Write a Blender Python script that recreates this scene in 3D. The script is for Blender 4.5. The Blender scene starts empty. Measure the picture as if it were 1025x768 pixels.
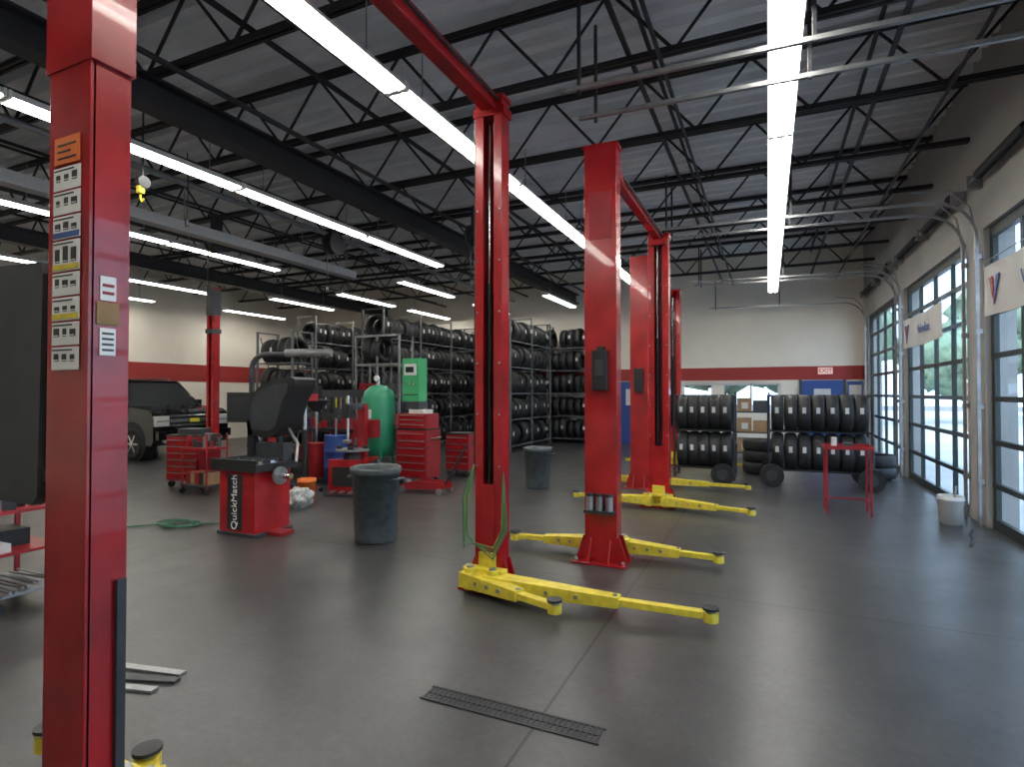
import bpy, math, random
from mathutils import Vector, Matrix
random.seed(7)
R=math.radians
# ------------------------------------------------------------------ materials
def mat(name,col,rough=0.5,metal=0.0,var=0.0,scale=6.0,bump=0.0,emit=None,es=0.0,coat=0.0,spec=0.5):
    m=bpy.data.materials.new(name); m.use_nodes=True
    nt=m.node_tree; b=nt.nodes['Principled BSDF']
    b.inputs['Base Color'].default_value=(*col,1)
    b.inputs['Roughness'].default_value=rough
    b.inputs['Metallic'].default_value=metal
    b.inputs['Coat Weight'].default_value=coat
    b.inputs['Specular IOR Level'].default_value=spec
    if emit:
        b.inputs['Emission Color'].default_value=(*emit,1); b.inputs['Emission Strength'].default_value=es
    if var>0 or bump>0:
        tc=nt.nodes.new('ShaderNodeNewGeometry'); n=nt.nodes.new('ShaderNodeTexNoise')
        n.inputs['Scale'].default_value=scale; n.inputs['Detail'].default_value=6
        nt.links.new(tc.outputs['Position'],n.inputs['Vector'])
        if var>0:
            r=nt.nodes.new('ShaderNodeValToRGB')
            r.color_ramp.elements[0].position=0.3; r.color_ramp.elements[1].position=0.7
            r.color_ramp.elements[0].color=(*[c*(1-var) for c in col],1)
            r.color_ramp.elements[1].color=(*[min(1,c*(1+var*0.6)) for c in col],1)
            nt.links.new(n.outputs['Fac'],r.inputs['Fac']); nt.links.new(r.outputs['Color'],b.inputs['Base Color'])
        if bump>0:
            bp=nt.nodes.new('ShaderNodeBump'); bp.inputs['Strength'].default_value=bump; bp.inputs['Distance'].default_value=0.02
            nt.links.new(n.outputs['Fac'],bp.inputs['Height']); nt.links.new(bp.outputs['Normal'],b.inputs['Normal'])
    return m
RED=mat('red_paint',(0.40,0.010,0.014),0.26,0,0.3,4,coat=0.4)
REDD=mat('red_cabinet',(0.30,0.012,0.018),0.4,0,0.15,8)
YEL=mat('yellow_paint',(0.74,0.59,0.05),0.45,0,0.2,16)
BLK=mat('black_plastic',(0.018,0.019,0.021),0.45)
DGR=mat('dark_grey',(0.045,0.05,0.056),0.5,0,0.2,10)
STEEL=mat('galvanised_steel',(0.36,0.37,0.38),0.4,0.8,0.2,10)
RACK=mat('rack_steel',(0.16,0.17,0.18),0.5,0.3,0.2,10)
DST=mat('dark_steel',(0.035,0.037,0.042),0.5,0.3,0.2,6)
JST=mat('joist_paint',(0.022,0.024,0.028),0.55,0.1)
WHT=mat('white_enamel',(0.80,0.80,0.78),0.4)
DUCT=mat('duct_paint',(0.42,0.43,0.44),0.5)
TUBE=mat('fluorescent_tube',(1,1,1),0.4,emit=(1.0,0.97,0.90),es=21)
CREAM=mat('cream_block_wall',(0.88,0.82,0.71),0.8,0,0.05,1.2,bump=0.1)
GWALL=mat('grey_backlit_block_wall',(0.34,0.33,0.31),0.8,0,0.15,1.0,bump=0.1)  # grey-cream block, base colour darkened to hold the backlit shade
STRIPE=mat('red_wall_stripe',(0.34,0.03,0.025),0.6)
BLUE=mat('blue_paint',(0.03,0.08,0.30),0.45)
TYRE=mat('tyre_rubber',(0.016,0.0165,0.018),0.55,0,0.3,20,bump=0.3)
GRN=mat('green_tank_paint',(0.02,0.24,0.12),0.35,0,0.1,5)
GRN2=mat('green_cabinet_paint',(0.05,0.36,0.14),0.4)
CAN=mat('grey_bin_plastic',(0.085,0.10,0.105),0.5,0,0.4,12,bump=0.2)
CHR=mat('chrome',(0.7,0.7,0.7),0.15,1.0)
CARP=mat('black_car_paint',(0.006,0.0065,0.008),0.12,0,coat=0.8)
CGL=mat('car_glass',(0.03,0.033,0.036),0.05,0,spec=0.7)
ORG=mat('orange_plastic',(0.75,0.16,0.02),0.5)
CARD=mat('cardboard',(0.35,0.22,0.11),0.8,0,0.15,10)
PAPER=mat('paper_label',(0.62,0.62,0.60),0.6)
LABEL=mat('white_sticker',(0.9,0.9,0.88),0.5)
CLOTH=mat('banner_vinyl',(0.50,0.50,0.49),0.6,0,0.1,3)
DFR=mat('door_frame_aluminium',(0.025,0.035,0.033),0.4,0.3)
GREENH=mat('green_hose',(0.03,0.15,0.08),0.5)
YGH=mat('yellow_green_hose',(0.16,0.24,0.05),0.5)
BRICK=mat('brick_exterior',(0.36,0.24,0.19),0.8,0,0.3,6)
ASPH=mat('asphalt',(0.20,0.20,0.205),0.9,0,0.2,2)
LEAF=mat('tree_leaves',(0.22,0.31,0.20),0.8,0,0.4,3,bump=0.6)
BARK=mat('tree_bark',(0.12,0.08,0.05),0.9)
SCR=mat('screen_glass',(0.02,0.025,0.03),0.15)
WRAP=mat('plastic_wrap',(0.5,0.5,0.48),0.3,0,0.6,30,bump=0.8)
LAMPH=mat('headlight_lens',(0.75,0.75,0.75),0.1,0.3)
EXITM=mat('exit_sign_face',(0.8,0.75,0.7),0.4,emit=(0.9,0.3,0.2),es=0.4)
GLS=bpy.data.materials.new('window_glass'); GLS.use_nodes=True
nt=GLS.node_tree; nt.nodes.clear()
o=nt.nodes.new('ShaderNodeOutputMaterial'); mx=nt.nodes.new('ShaderNodeMixShader'); t=nt.nodes.new('ShaderNodeBsdfTransparent'); g=nt.nodes.new('ShaderNodeBsdfGlossy')
t.inputs[0].default_value=(0.82,0.88,0.93,1); g.inputs['Roughness'].default_value=0.03; mx.inputs[0].default_value=0.06
nt.links.new(t.outputs[0],mx.inputs[1]); nt.links.new(g.outputs[0],mx.inputs[2]); nt.links.new(mx.outputs[0],o.inputs[0])
# floor
FLR=bpy.data.materials.new('polished_concrete'); FLR.use_nodes=True
nt=FLR.node_tree; b=nt.nodes['Principled BSDF']; N=nt.nodes.new; L=nt.links.new
geo=N('ShaderNodeNewGeometry')
def noise(sc,det=8,rough=0.6):
    n=N('ShaderNodeTexNoise'); n.inputs['Scale'].default_value=sc; n.inputs['Detail'].default_value=det; n.inputs['Roughness'].default_value=rough
    L(geo.outputs['Position'],n.inputs['Vector']); return n
n1=noise(0.9,12,.72); n2=noise(22,10,0.75); n3=noise(3.0,6,.6)
r1=N('ShaderNodeValToRGB'); r1.color_ramp.elements[0].position=0.28; r1.color_ramp.elements[1].position=0.72
r1.color_ramp.elements[0].color=(0.035,0.035,0.036,1); r1.color_ramp.elements[1].color=(0.088,0.087,0.087,1)
L(n1.outputs['Fac'],r1.inputs[0])
r2=N('ShaderNodeValToRGB'); r2.color_ramp.elements[0].position=0.35; r2.color_ramp.elements[1].position=0.65
r2.color_ramp.elements[0].color=(0.75,0.75,0.75,1); r2.color_ramp.elements[1].color=(1.12,1.12,1.12,1)
L(n2.outputs['Fac'],r2.inputs[0])
mm=N('ShaderNodeMix'); mm.data_type='RGBA'; mm.blend_type='MULTIPLY'; mm.inputs[0].default_value=1
L(r1.outputs[0],mm.inputs[6]); L(r2.outputs[0],mm.inputs[7])
sx=N('ShaderNodeSeparateXYZ'); L(geo.outputs['Position'],sx.inputs[0])
def seam(out,off,per):
    a=N('ShaderNodeMath'); a.operation='SUBTRACT'; a.inputs[1].default_value=off; L(out,a.inputs[0])
    p=N('ShaderNodeMath'); p.operation='PINGPONG'; p.inputs[1].default_value=per/2; L(a.outputs[0],p.inputs[0])
    c=N('ShaderNodeMath'); c.operation='LESS_THAN'; c.inputs[1].default_value=0.008; L(p.outputs[0],c.inputs[0]); return c
s1=seam(sx.outputs[0],-1.03,4.4); s2=seam(sx.outputs[1],4.7,4.4)
mxm=N('ShaderNodeMath'); mxm.operation='MAXIMUM'; L(s1.outputs[0],mxm.inputs[0]); L(s2.outputs[0],mxm.inputs[1])
m2=N('ShaderNodeMix'); m2.data_type='RGBA'; L(mxm.outputs[0],m2.inputs[0]); L(mm.outputs[2],m2.inputs[6]); m2.inputs[7].default_value=(0.008,0.008,0.008,1)
L(m2.outputs[2],b.inputs['Base Color'])
rr=N('ShaderNodeMapRange'); rr.inputs[1].default_value=.3; rr.inputs[2].default_value=.7; rr.inputs[3].default_value=0.30; rr.inputs[4].default_value=0.36; L(n3.outputs['Fac'],rr.inputs[0]); L(rr.outputs[0],b.inputs['Roughness'])
b.inputs['Specular IOR Level'].default_value=0.5
bp=N('ShaderNodeBump'); bp.inputs['Strength'].default_value=0.02; bp.inputs['Distance'].default_value=0.01; L(n2.outputs['Fac'],bp.inputs['Height']); L(bp.outputs[0],b.inputs['Normal'])

# ------------------------------------------------------------------ mesh builder
class MB:
    def __init__(s): s.v=[];s.f=[];s.m=[];s.s=[];s.mats=[]
    def mi(s,m):
        if m not in s.mats: s.mats.append(m)
        return s.mats.index(m)
    def add(s,vs,fs,m,M=None,sm=False):
        o=len(s.v); k=s.mi(m)
        if M is not None: vs=[M@Vector(p) for p in vs]
        s.v.extend([tuple(p) for p in vs])
        for f in fs: s.f.append(tuple(i+o for i in f)); s.m.append(k); s.s.append(sm)
    def box(s,c,d,m,rz=0,M=None):
        x,y,z=[q/2 for q in d]
        vs=[(-x,-y,-z),(x,-y,-z),(x,y,-z),(-x,y,-z),(-x,-y,z),(x,-y,z),(x,y,z),(-x,y,z)]
        fs=[(0,3,2,1),(4,5,6,7),(0,1,5,4),(1,2,6,5),(2,3,7,6),(3,0,4,7)]
        T=Matrix.Translation(c)@Matrix.Rotation(rz,4,'Z')
        if M is not None: T=T@M
        s.add(vs,fs,m,T)
    def bb(s,x0,x1,y0,y1,z0,z1,m): s.box(((x0+x1)/2,(y0+y1)/2,(z0+z1)/2),(abs(x1-x0),abs(y1-y0),abs(z1-z0)),m)
    def cyl(s,p0,p1,r,m,seg=16,r2=None,sm=True):
        p0=Vector(p0);p1=Vector(p1); r2=r if r2 is None else r2
        q=(p1-p0).to_track_quat('Z','Y').to_matrix().to_4x4(); T=Matrix.Translation(p0)@q; h=(p1-p0).length
        vs=[];n=seg
        for k in range(n):
            a=2*math.pi*(k+.5)/n; vs.append((r*math.cos(a),r*math.sin(a),0))
        for k in range(n):
            a=2*math.pi*(k+.5)/n; vs.append((r2*math.cos(a),r2*math.sin(a),h))
        s.add(vs,[(k,(k+1)%n,n+(k+1)%n,n+k) for k in range(n)],m,T,sm)
        s.add(vs,[tuple(range(n-1,-1,-1)),tuple(range(n,2*n))],m,T,False)
    def lathe(s,prof,m,M=None,seg=24,sm=True,closed=False):
        vs=[];n=len(prof)
        for k in range(seg):
            a=2*math.pi*k/seg
            for (r,z) in prof: vs.append((r*math.cos(a),r*math.sin(a),z))
        fs=[]
        for k in range(seg):
            k2=(k+1)%seg
            for j in range(n if closed else n-1):
                j2=(j+1)%n; fs.append((k*n+j,k2*n+j,k2*n+j2,k*n+j2))
        s.add(vs,fs,m,M,sm)
    def tube(s,pts,r,m,seg=8,sm=True):
        pts=[Vector(p) for p in pts]; n=len(pts); vs=[]
        up=Vector((0,0,1)); prev=None
        for i,p in enumerate(pts):
            d=(pts[min(i+1,n-1)]-pts[max(i-1,0)]).normalized()
            if prev is None:
                ref=up if abs(d.z)<0.9 else Vector((0,1,0)); a=d.cross(ref).normalized()
            else: a=(prev-d*prev.dot(d)).normalized()
            prev=a; b=d.cross(a)
            for k in range(seg):
                t=2*math.pi*(k+.5)/seg; vs.append(p+a*(r*math.cos(t))+b*(r*math.sin(t)))
        fs=[(i*seg+k,i*seg+(k+1)%seg,(i+1)*seg+(k+1)%seg,(i+1)*seg+k) for i in range(n-1) for k in range(seg)]
        fs+= [tuple(range(seg-1,-1,-1)),tuple(range((n-1)*seg,n*seg))]
        s.add(vs,fs,m,None,sm)
    def prism(s,poly,t,m,M=None,sm=False):
        n=len(poly); vs=[(x,-t/2,z) for x,z in poly]+[(x,t/2,z) for x,z in poly]
        fs=[tuple(range(n)),tuple(range(2*n-1,n-1,-1))]
        s.add(vs,fs,m,M,False)
        s.add(vs,[(k,n+k,n+(k+1)%n,(k+1)%n) for k in range(n)],m,M,sm)
    def done(s,name,bevel=0,origin=None,parent=None):
        me=bpy.data.meshes.new(name)
        o=Vector(origin) if origin else Vector((0,0,0))
        me.from_pydata([(p[0]-o.x,p[1]-o.y,p[2]-o.z) for p in s.v],[],s.f)
        for m in s.mats: me.materials.append(m)
        me.polygons.foreach_set('material_index',s.m); me.polygons.foreach_set('use_smooth',s.s)
        me.update()
        ob=bpy.data.objects.new(name,me); ob.location=o; bpy.context.collection.objects.link(ob)
        if bevel:
            bv=ob.modifiers.new('bevel','BEVEL'); bv.width=bevel; bv.segments=2; bv.limit_method='ANGLE'; bv.angle_limit=R(50)
        if parent: ob.parent=parent; ob.matrix_parent_inverse=parent.matrix_world.inverted()
        return ob
def text(name,s,size,m,M,parent=None,ext=0.002):
    c=bpy.data.curves.new(name,'FONT'); c.body=s; c.size=size; c.extrude=ext; c.align_x='CENTER'; c.align_y='CENTER'
    c.materials.append(m); ob=bpy.data.objects.new(name,c); bpy.context.collection.objects.link(ob)
    bpy.context.view_layer.update()
    if parent: ob.parent=parent; ob.matrix_parent_inverse=Matrix.Translation(parent.location).inverted()
    ob.matrix_basis=M
    return ob

# ------------------------------------------------------------------ room shell
XL,XR,YF,YB,H=-17.0,2.35,-3.0,17.6,5.6
m=MB(); m.bb(XL-.3,XR+.3,YF-.3,YB+.3,-0.2,0,FLR); m.done('floor')
m=MB()
per=0.30; y=YF; prof=[]
while y<YB: prof+= [(y,H),(y+.08,H),(y+.10,H+.10),(y+.28,H+.10)]; y+=per
prof.append((YB,H))
n=len(prof); vs=[(XL,p[0],p[1]) for p in prof]+[(XR,p[0],p[1]) for p in prof]
DECK=mat('metal_roof_deck',(0.86,0.88,0.91),0.35,0.1,0.12,1.5)
m.add(vs,[(k,k+1,n+k+1,n+k) for k in range(n-1)],DECK); m.bb(XL,XR+.3,YF,YB+.3,H+.12,H+.25,DECK); m.done('ceiling')
doors=[(0.6,4.2),(4.8,8.42),(9.07,12.76),(13.3,17.0)]
DH=3.55
m=MB(); e=YF
for a,b_ in doors: m.bb(XR,XR+.3,e,a,0,DH,GWALL); e=b_
m.bb(XR,XR+.3,e,YB,0,DH,GWALL); m.bb(XR,XR+.3,YF,YB,DH,H+.12,GWALL); m.done('wall_right')
m=MB()
wx0,wx1,wz0,wz1=-2.35,0.3,1.0,1.86
m.bb(XL,wx0,YB,YB+.25,0,H+.12,CREAM); m.bb(wx1,XR,YB,YB+.25,0,H+.12,CREAM); m.bb(wx0,wx1,YB,YB+.25,0,wz0,CREAM); m.bb(wx0,wx1,YB,YB+.25,wz1,H+.12,CREAM)
m.done('wall_back')
m=MB(); m.bb(XL-.25,XL,YF,YB,0,H+.12,CREAM); m.done('wall_left')
m=MB(); m.bb(XL-.25,XR+.3,YF-.25,YF,0,H+.12,CREAM); m.done('wall_front')
m=MB(); m.bb(XL,XR,YB-.02,YB,1.95,2.32,STRIPE); m.done('trim_1')
m=MB(); m.bb(XL,XL+.02,YF,YB-.02,1.95,2.5,STRIPE); m.done('trim_2')
m=MB(); m.bb(XL+.02,XR,YB-.015,YB,0,.12,BLK); m.done('baseboard_back')
m=MB(); m.bb(wx0,wx1,YB+.1,YB+.11,wz0,wz1,GLS)
for x in (wx0+.02,-1.5,-1.2,-.45,wx1-.02): m.bb(x-.03,x+.03,YB+.06,YB+.14,wz0,wz1,WHT)
m.bb(wx0,wx1,YB+.06,YB+.14,wz0,wz0+.05,WHT); m.bb(wx0,wx1,YB+.06,YB+.14,wz1-.05,wz1,WHT); m.bb(-1.5,-1.2,YB+.05,YB+.15,wz0,wz1,CREAM); m.done('window_1')
for i,(x0,x1) in enumerate([(0.85,1.85),(-4.35,-3.6)]):
    m=MB(); m.bb(x0,x1,YB-.05,YB-.02,0,1.93,BLUE)
    m.bb(x0-.06,x0,YB-.06,YB-.02,0,1.95,DGR); m.bb(x1,x1+.06,YB-.06,YB-.02,0,1.95,DGR)
    m.bb(x0+.3,x1-.3,YB-.055,YB-.045,1.2,1.7,PAPER); m.cyl((x0+.08,YB-.12,1),(x0+.08,YB-.05,1),.03,CHR)
    m.done('door_%d'%(i+1))
m=MB(); m.bb(1.25,1.6,YB-.08,YB-.02,2.1,2.28,EXITM); ex=m.done('exit_sign',0,(1.42,YB-.05,2.19))
text('letters','EXIT',.16,RED,Matrix.Translation((1.425,YB-.082,2.19))@Matrix.Rotation(R(90),4,'X'),ex)
m=MB(); m.bb(1.95,2.3,YB-.06,YB-.02,0.4,1.9,BLUE); m.bb(1.98,2.27,YB-.065,YB-.055,1.3,1.8,PAPER); m.done('wall_poster')

# garage doors
for i,(a,b_) in enumerate(doors):
    m=MB(); x=XR+.06
    m.bb(x+.015,x+.022,a,b_,0.05,DH,GLS)
    cols,rows=4,7
    for c in range(cols+1):
        yy=a+(b_-a)*c/cols; w=.05 if c in(0,cols) else .03; yy=min(max(yy,a+w),b_-w)
        m.bb(x,x+.05,yy-w,yy+w,0,DH,DFR)
    for r in range(rows+1):
        z=DH*r/rows; w=.06 if r in(0,rows) else .03; z=min(max(z,w),DH-w)
        m.bb(x-.004,x+.046,a,b_,z-w,z+w,DFR)
    m.done('window_%d'%(i+2))
    m=MB()
    for yy,s in ((a-.06,-1),(b_+.06,1)):
        pts=[(XR-.05,yy,0.0),(XR-.05,yy,3.45)]+[(XR-.55+.5*math.cos(R(t)),yy,3.45+.5*math.sin(R(t))) for t in range(10,91,10)]+[(-1.5,yy,4.01)]
        m.tube(pts,.024,STEEL,4,False)
        pts=[(XR-.05,yy,3.5),(XR-.12,yy,3.85),(XR-.3,yy,4.06),(XR-.7,yy,4.1)]; m.tube(pts,.014,STEEL,4,False)
        for xx in (-1.35,0.3): m.cyl((xx,yy,3.95),(xx,yy,4.8),.018,DST,4,sm=False)
        for zz in (.5,1.4,2.3,3.2): m.bb(XR-.07,XR-.005,yy-.03,yy+.03,zz,zz+.06,STEEL)
    m.cyl((XR-.12,a-.1,4.12),(XR-.12,b_+.1,4.12),.018,STEEL,8)
    pr=[]; z=0
    while z<1.3: pr+=[(.042,z),(.055,z+.015),(.042,z+.03)]; z+=.03
    for st in (a+.25,b_-1.6): m.lathe(pr,DST,Matrix.Translation((XR-.12,st,4.12))@Matrix.Rotation(R(-90),4,'X'),10)
    for yy in (a-.02,(a+b_)/2,b_+.02): m.bb(XR-.16,XR-.005,yy-.03,yy+.03,4.04,4.2,STEEL)
    m.lathe([(.0,0),(.09,0),(.09,.05),(0,.05)],DST,Matrix.Translation((XR-.12,a+.05,4.12))@Matrix.Rotation(R(-90),4,'X'),16)
    m.done('garage_door_track')

# roof joists
m=MB(); zb,zt=4.78,5.58
for s in (-.03,.03):
    m.bb(XL,XR,s-.018,s+.018,zb,zb+.055,JST); m.bb(XL,XR,s-.018,s+.018,zt-.06,zt,JST)
x=XL+.1; k=0; st=.62
while x+st<XR:
    z0,z1=(zb+.03,zt-.04) if k%2==0 else (zt-.04,zb+.03)
    m.cyl((x,0,z0),(x+st,0,z1),.018,JST,6); x+=st;k+=1
j0=m.done('roof_joist')
ys=[-1.6+1.75*i for i in range(11)]
j0.location.y=ys[0]
for y in ys[1:]:
    o=bpy.data.objects.new('roof_joist',j0.data); o.location.y=y; bpy.context.collection.objects.link(o)
m=MB()
for xx in (-13.2,-5.7):
    m.bb(xx-.12,xx+.12,YF,YB,4.47,4.5,JST); m.bb(xx-.12,xx+.12,YF,YB,4.75,4.78,JST); m.bb(xx-.01,xx+.01,YF,YB,4.5,4.75,JST)
m.done('roof_girder')
m=MB()
for xx in (-15,-11,-9,-7.4,-4.2,-1.2,1.1):
    for z in (zb+.07,zt-.08): m.bb(xx-.02,xx+.02,YF+.02,YB-.02,z-.02,z+.02,JST)
m.done('joist_bridging')
m=MB()
for (xx,z,r) in ((-5.2,4.73,.03),(-3.6,4.7,.022),(-7.9,4.72,.045),(-10.6,4.7,.03),(1.7,4.7,.02),(-.9,4.73,.02)):
    m.cyl((xx,YF+.02,z),(xx,YB-.02,z),r,DST if r<.04 else STEEL,8)
m.done('ceiling_conduit')
m=MB(); m.bb(-8.57,-8.35,0.5,10.0,4.14,4.30,DUCT)
for y in (1,3.5,6,8.5,9.8): m.cyl((-8.46,y,4.28),(-8.46,y,4.8),.01,STEEL,6)
m.done('air_duct')

def fixture_mesh(L_):
    m=MB()
    p=[(-.12,0),(-.115,-.006),(-.055,.045),(.055,.045),(.115,-.006),(.12,0),(.06,.075),(-.06,.075)]
    m.prism(p,L_-.03,WHT,Matrix.Identity(4))
    for s in (-.05,.05): m.cyl((s,-L_/2+.03,.0),(s,L_/2-.03,.0),.026,TUBE,10)
    for e in (-1,1):
        m.box((0,e*(L_/2-.02),.02),(.22,.025,.08),WHT)
        m.cyl((0,e*(L_/2-.4),.07),(0,e*(L_/2-.4),.62),.006,STEEL,5)
    return m
me_cache={}
def fixture(x,y0,y1,z=4.2):
    L_=y1-y0; key=round(L_,2)
    if key not in me_cache:
        o=fixture_mesh(L_).done('fluorescent_light'); me_cache[key]=o.data
    else:
        o=bpy.data.objects.new('fluorescent_light',me_cache[key]); bpy.context.collection.objects.link(o)
    o.location=(x,(y0+y1)/2,z)
def row(x,y0,n,L_=2.44):
    for i in range(n): fixture(x,y0+i*L_,y0+(i+1)*L_)
row(.13,-1.04,7); row(-2.9,-.9,6); row(-6.15,.2,4); row(-9.5,-.9,4)  # first row runs on behind the camera, unseen fixture added as front light
for x,y in ((-7.85,10.9),(-13.4,8.0),(-12.5,11.4),(-15.6,12.4),(-5.4,14.0),(-10.3,11.6),(-10.3,14.8),(-7.85,14.6),(-13.4,4.5),(-16,8)):
    fixture(x,y,y+2.44)

# ------------------------------------------------------------------ lifts
def arm(m,p,tip,z=.11):
    p=Vector((p[0],p[1],0)); t=Vector((tip[0],tip[1],0)); d=t-p; L_=d.length; a=math.atan2(d.y,d.x)
    def seg(s0,s1,w,h,zz,mt=YEL):
        c=p+d*((s0+s1)/2); m.box((c.x,c.y,zz),(L_*(s1-s0),w,h),mt,a)
    T=Matrix.Translation((p.x,p.y,z))@Matrix.Rotation(a,4,'Z'); l1=L_*.62
    vs=[(-.05,-.08,-.06),(l1,-.05,-.045),(l1,.05,-.045),(-.05,.08,-.06),(-.05,-.08,.06),(l1,-.05,.03),(l1,.05,.03),(-.05,.08,.06)]
    m.add(vs,[(0,3,2,1),(4,5,6,7),(0,1,5,4),(1,2,6,5),(2,3,7,6),(3,0,4,7)],YEL,T)
    seg(.58,.97,.07,.045,z-.008)
    m.cyl((p.x,p.y,z-.08),(p.x,p.y,z+.09),.05,YEL,14); m.cyl((p.x,p.y,z+.09),(p.x,p.y,z+.105),.03,STEEL,10)
    m.cyl((t.x,t.y,z-.05),(t.x,t.y,z+.01),.05,YEL,16); m.cyl((t.x,t.y,z+.01),(t.x,t.y,z+.03),.03,STEEL,12); m.cyl((t.x,t.y,z+.03),(t.x,t.y,z+.045),.055,DST,16)
    c=p+d*.6; m.box((c.x,c.y,z+.035),(.03,.03,.012),STEEL,a)
    for s in (-1,1):
        for k in range(3):
            q=Vector((d.y,-d.x,0)).normalized()*s*.055; c=p+d*(.15+.14*k)+q; m.cyl((c.x,c.y,z+.0),(c.x+q.x*.35,c.y+q.y*.35,z),.016,STEEL,8)
def post(m,x,y,h,a,b,od,arms):
    t=.018; yb=y-od*b/2; yf=y+od*b/2
    m.bb(x-a/2,x+a/2,yb-t/2,yb+t/2,0.02,h,RED)
    for s in (-1,1):
        m.bb(x+s*a/2-t/2*(1+s),x+s*a/2+t/2*(1-s),min(yb,yf),max(yb,yf),0.02,h,RED)
        lx0=x+s*a/2; lx1=x+s*(a/2-a*.3)
        m.bb(min(lx0,lx1),max(lx0,lx1),yf-t/2,yf+t/2,0.02,h,RED)
    yi=y-od*.01
    m.cyl((x-.03,yi,.4),(x-.03,yi,h*.62),.026,BLK,12); m.cyl((x-.03,yi,h*.62),(x-.03,yi,h-.15),.014,CHR,10)
    m.bb(x+.02,x+.04,yi-.012,yi+.012,.4,h-.1,DST)
    m.cyl((x+.055,yi,.3),(x+.055,yi,h-.1),.006,STEEL,6)
    m.bb(x-a*.24,x+a*.24,yi-.03,yf+od*.02,.12,.85,RED)
    m.bb(x-a/2-.1,x+a/2+.1,y-b/2-.12,y+b/2+.10,0,.02,RED)
    for s in (-1,1):
        for yy in (y-b/2+.015,y+b/2-.015):
            xa=x+s*a/2; m.prism([(0,0),(s*.09,0),(s*.02,.22),(0,.22)],.014,RED,Matrix.Translation((xa,yy,.02)))
        m.prism([(0,0),(.1,0),(.01,.2),(0,.2)],.014,RED,Matrix.Translation((x+s*a*.3,yb,.02))@Matrix.Rotation(R(-90 if od>0 else 90),4,'Z'))
        for q in (-1,1): m.cyl((x+s*(a/2+.07),y+q*(b/2+.06),.02),(x+s*(a/2+.07),y+q*(b/2+.06),.045),.016,STEEL,8)
    m.bb(x-a/2-.015,x+a/2+.015,y-b/2-.015,y+b/2+.015,h-.02,h+.015,RED)
    for zz in [1+.42*k for k in range(int((h-1.2)/.42))]:
        for s in (-1,1): m.cyl((x+s*a*.42,yf,zz),(x+s*a*.42,yf+od*.015,zz),.008,STEEL,6)
    if arms:
        m.bb(x-a/2-.06,x+a/2+.06,yf+od*.02,yf+od*.12,.03,.06,YEL); m.bb(x-a/2-.06,x+a/2+.06,yf+od*.02,yf+od*.12,.16,.19,YEL)
        m.bb(x-a*.3,x+a*.3,yf,yf+od*.04,.04,.3,YEL)
        for k,tp in enumerate(arms):
            s=-1 if k==0 else 1
            arm(m,(x+s*(a/2-.02),yf+od*.13),tp,.11)
def crossbar(m,x,y0,y1,z):
    m.bb(x-.06,x+.06,y0,y1,z-.07,z+.06,RED)
    for yy,s in ((y0,1),(y1,-1)):
        m.bb(x-.14,x+.14,yy-.08,yy+.08,z-.12,z-.05,RED)
    m.cyl((x+.085,y0,z),(x+.085,y1,z),.012,BLK,6)
# lift A (nearest)
m=MB(); ax=-2.085
post(m,ax,1.14,4.03,.225,.11,1,[(-2.85,1.42),(-2.31,1.50)])
post(m,ax,4.2,4.03,.24,.13,-1,[(-1.37,3.74),(-.36,4.03)])
crossbar(m,ax,1.14,4.2,4.0)
m.bb(ax-.128,ax+.128,1.14-.07,1.14+.07,2.67,4.0,RED)
yb=1.14-.055-.012; z=2.44
m.bb(ax-.07,ax+.07,yb-.004,yb,z-.09,z,ORG)
for k in range(3): m.bb(ax-.05,ax+.05-.03*(k%2),yb-.006,yb,z-.03-.022*k,z-.024-.022*k,BLK)
z-=.1
random.seed(3)
for k in range(8):
    h=.075 if k!=3 else .10
    m.bb(ax-.075,ax+.075,yb-.003,yb,z-h,z,LABEL)
    if k in (2,3,5): m.bb(ax-.072,ax+.072,yb-.005,yb,z-h+.004,z-h+.022,YEL if k!=2 else BLUE)
    for c in range(3):
        xx=ax-.047+c*.045; w_=random.uniform(.009,.016); m.bb(xx-w_,xx+w_,yb-.005,yb,z-h+.028,z-random.uniform(.018,.03),BLK)
        m.bb(xx-.013,xx+.013,yb-.006,yb,z-h+.030,z-h+.034,LABEL)
    m.bb(ax-.07,ax+.04,yb-.005,yb,z-.012,z-.007,BLK)
    z-=h+.006
xf=ax+.1125
m.bb(xf,xf+.004,1.11,1.16,1.90,1.98,LABEL); m.bb(xf,xf+.005,1.10,1.17,1.82,1.895,CARD); m.bb(xf,xf+.004,1.11,1.16,1.72,1.81,LABEL)
for k in range(4): m.bb(xf,xf+.006,1.117,1.153,1.735+.018*k,1.742+.018*k,DGR)
for k in range(2): m.bb(xf,xf+.006,1.117,1.153,1.92+.025*k,1.93+.025*k,REDD)
m.bb(ax+.1125,ax+.13,1.165,1.195,.03,.98,DGR)
p=[(-.55,0),(-.03,.0),(.0,.03),(.02,.78),(0,.82),(-.3,.83),(-.55,.7)]
m.prism(p,.12,DGR,Matrix.Translation((ax-.15,1.13,1.22)))
m.bb(ax-.62,ax-.12,1.08,1.18,1.3,1.34,DST)
for k in range(4):
    m.tube([(ax-.13,4.12,1.0),(ax-.15-.02*k,4.08,.75),(ax-.15,4.05-.02*k,.5-.05*k),(ax-.1,4.06,.38),(ax+.08,4.05,.36-.03*k),(ax+.15+.015*k,4.07,.5),(ax+.14,4.12,.95)],.007,GREENH if k%2 else YGH,6)
m.tube([(ax-.13,4.14,1.0),(ax-.13,4.14,4.0)],.008,BLK,6)
m.done('two_post_car_lift',0.004)
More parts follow.
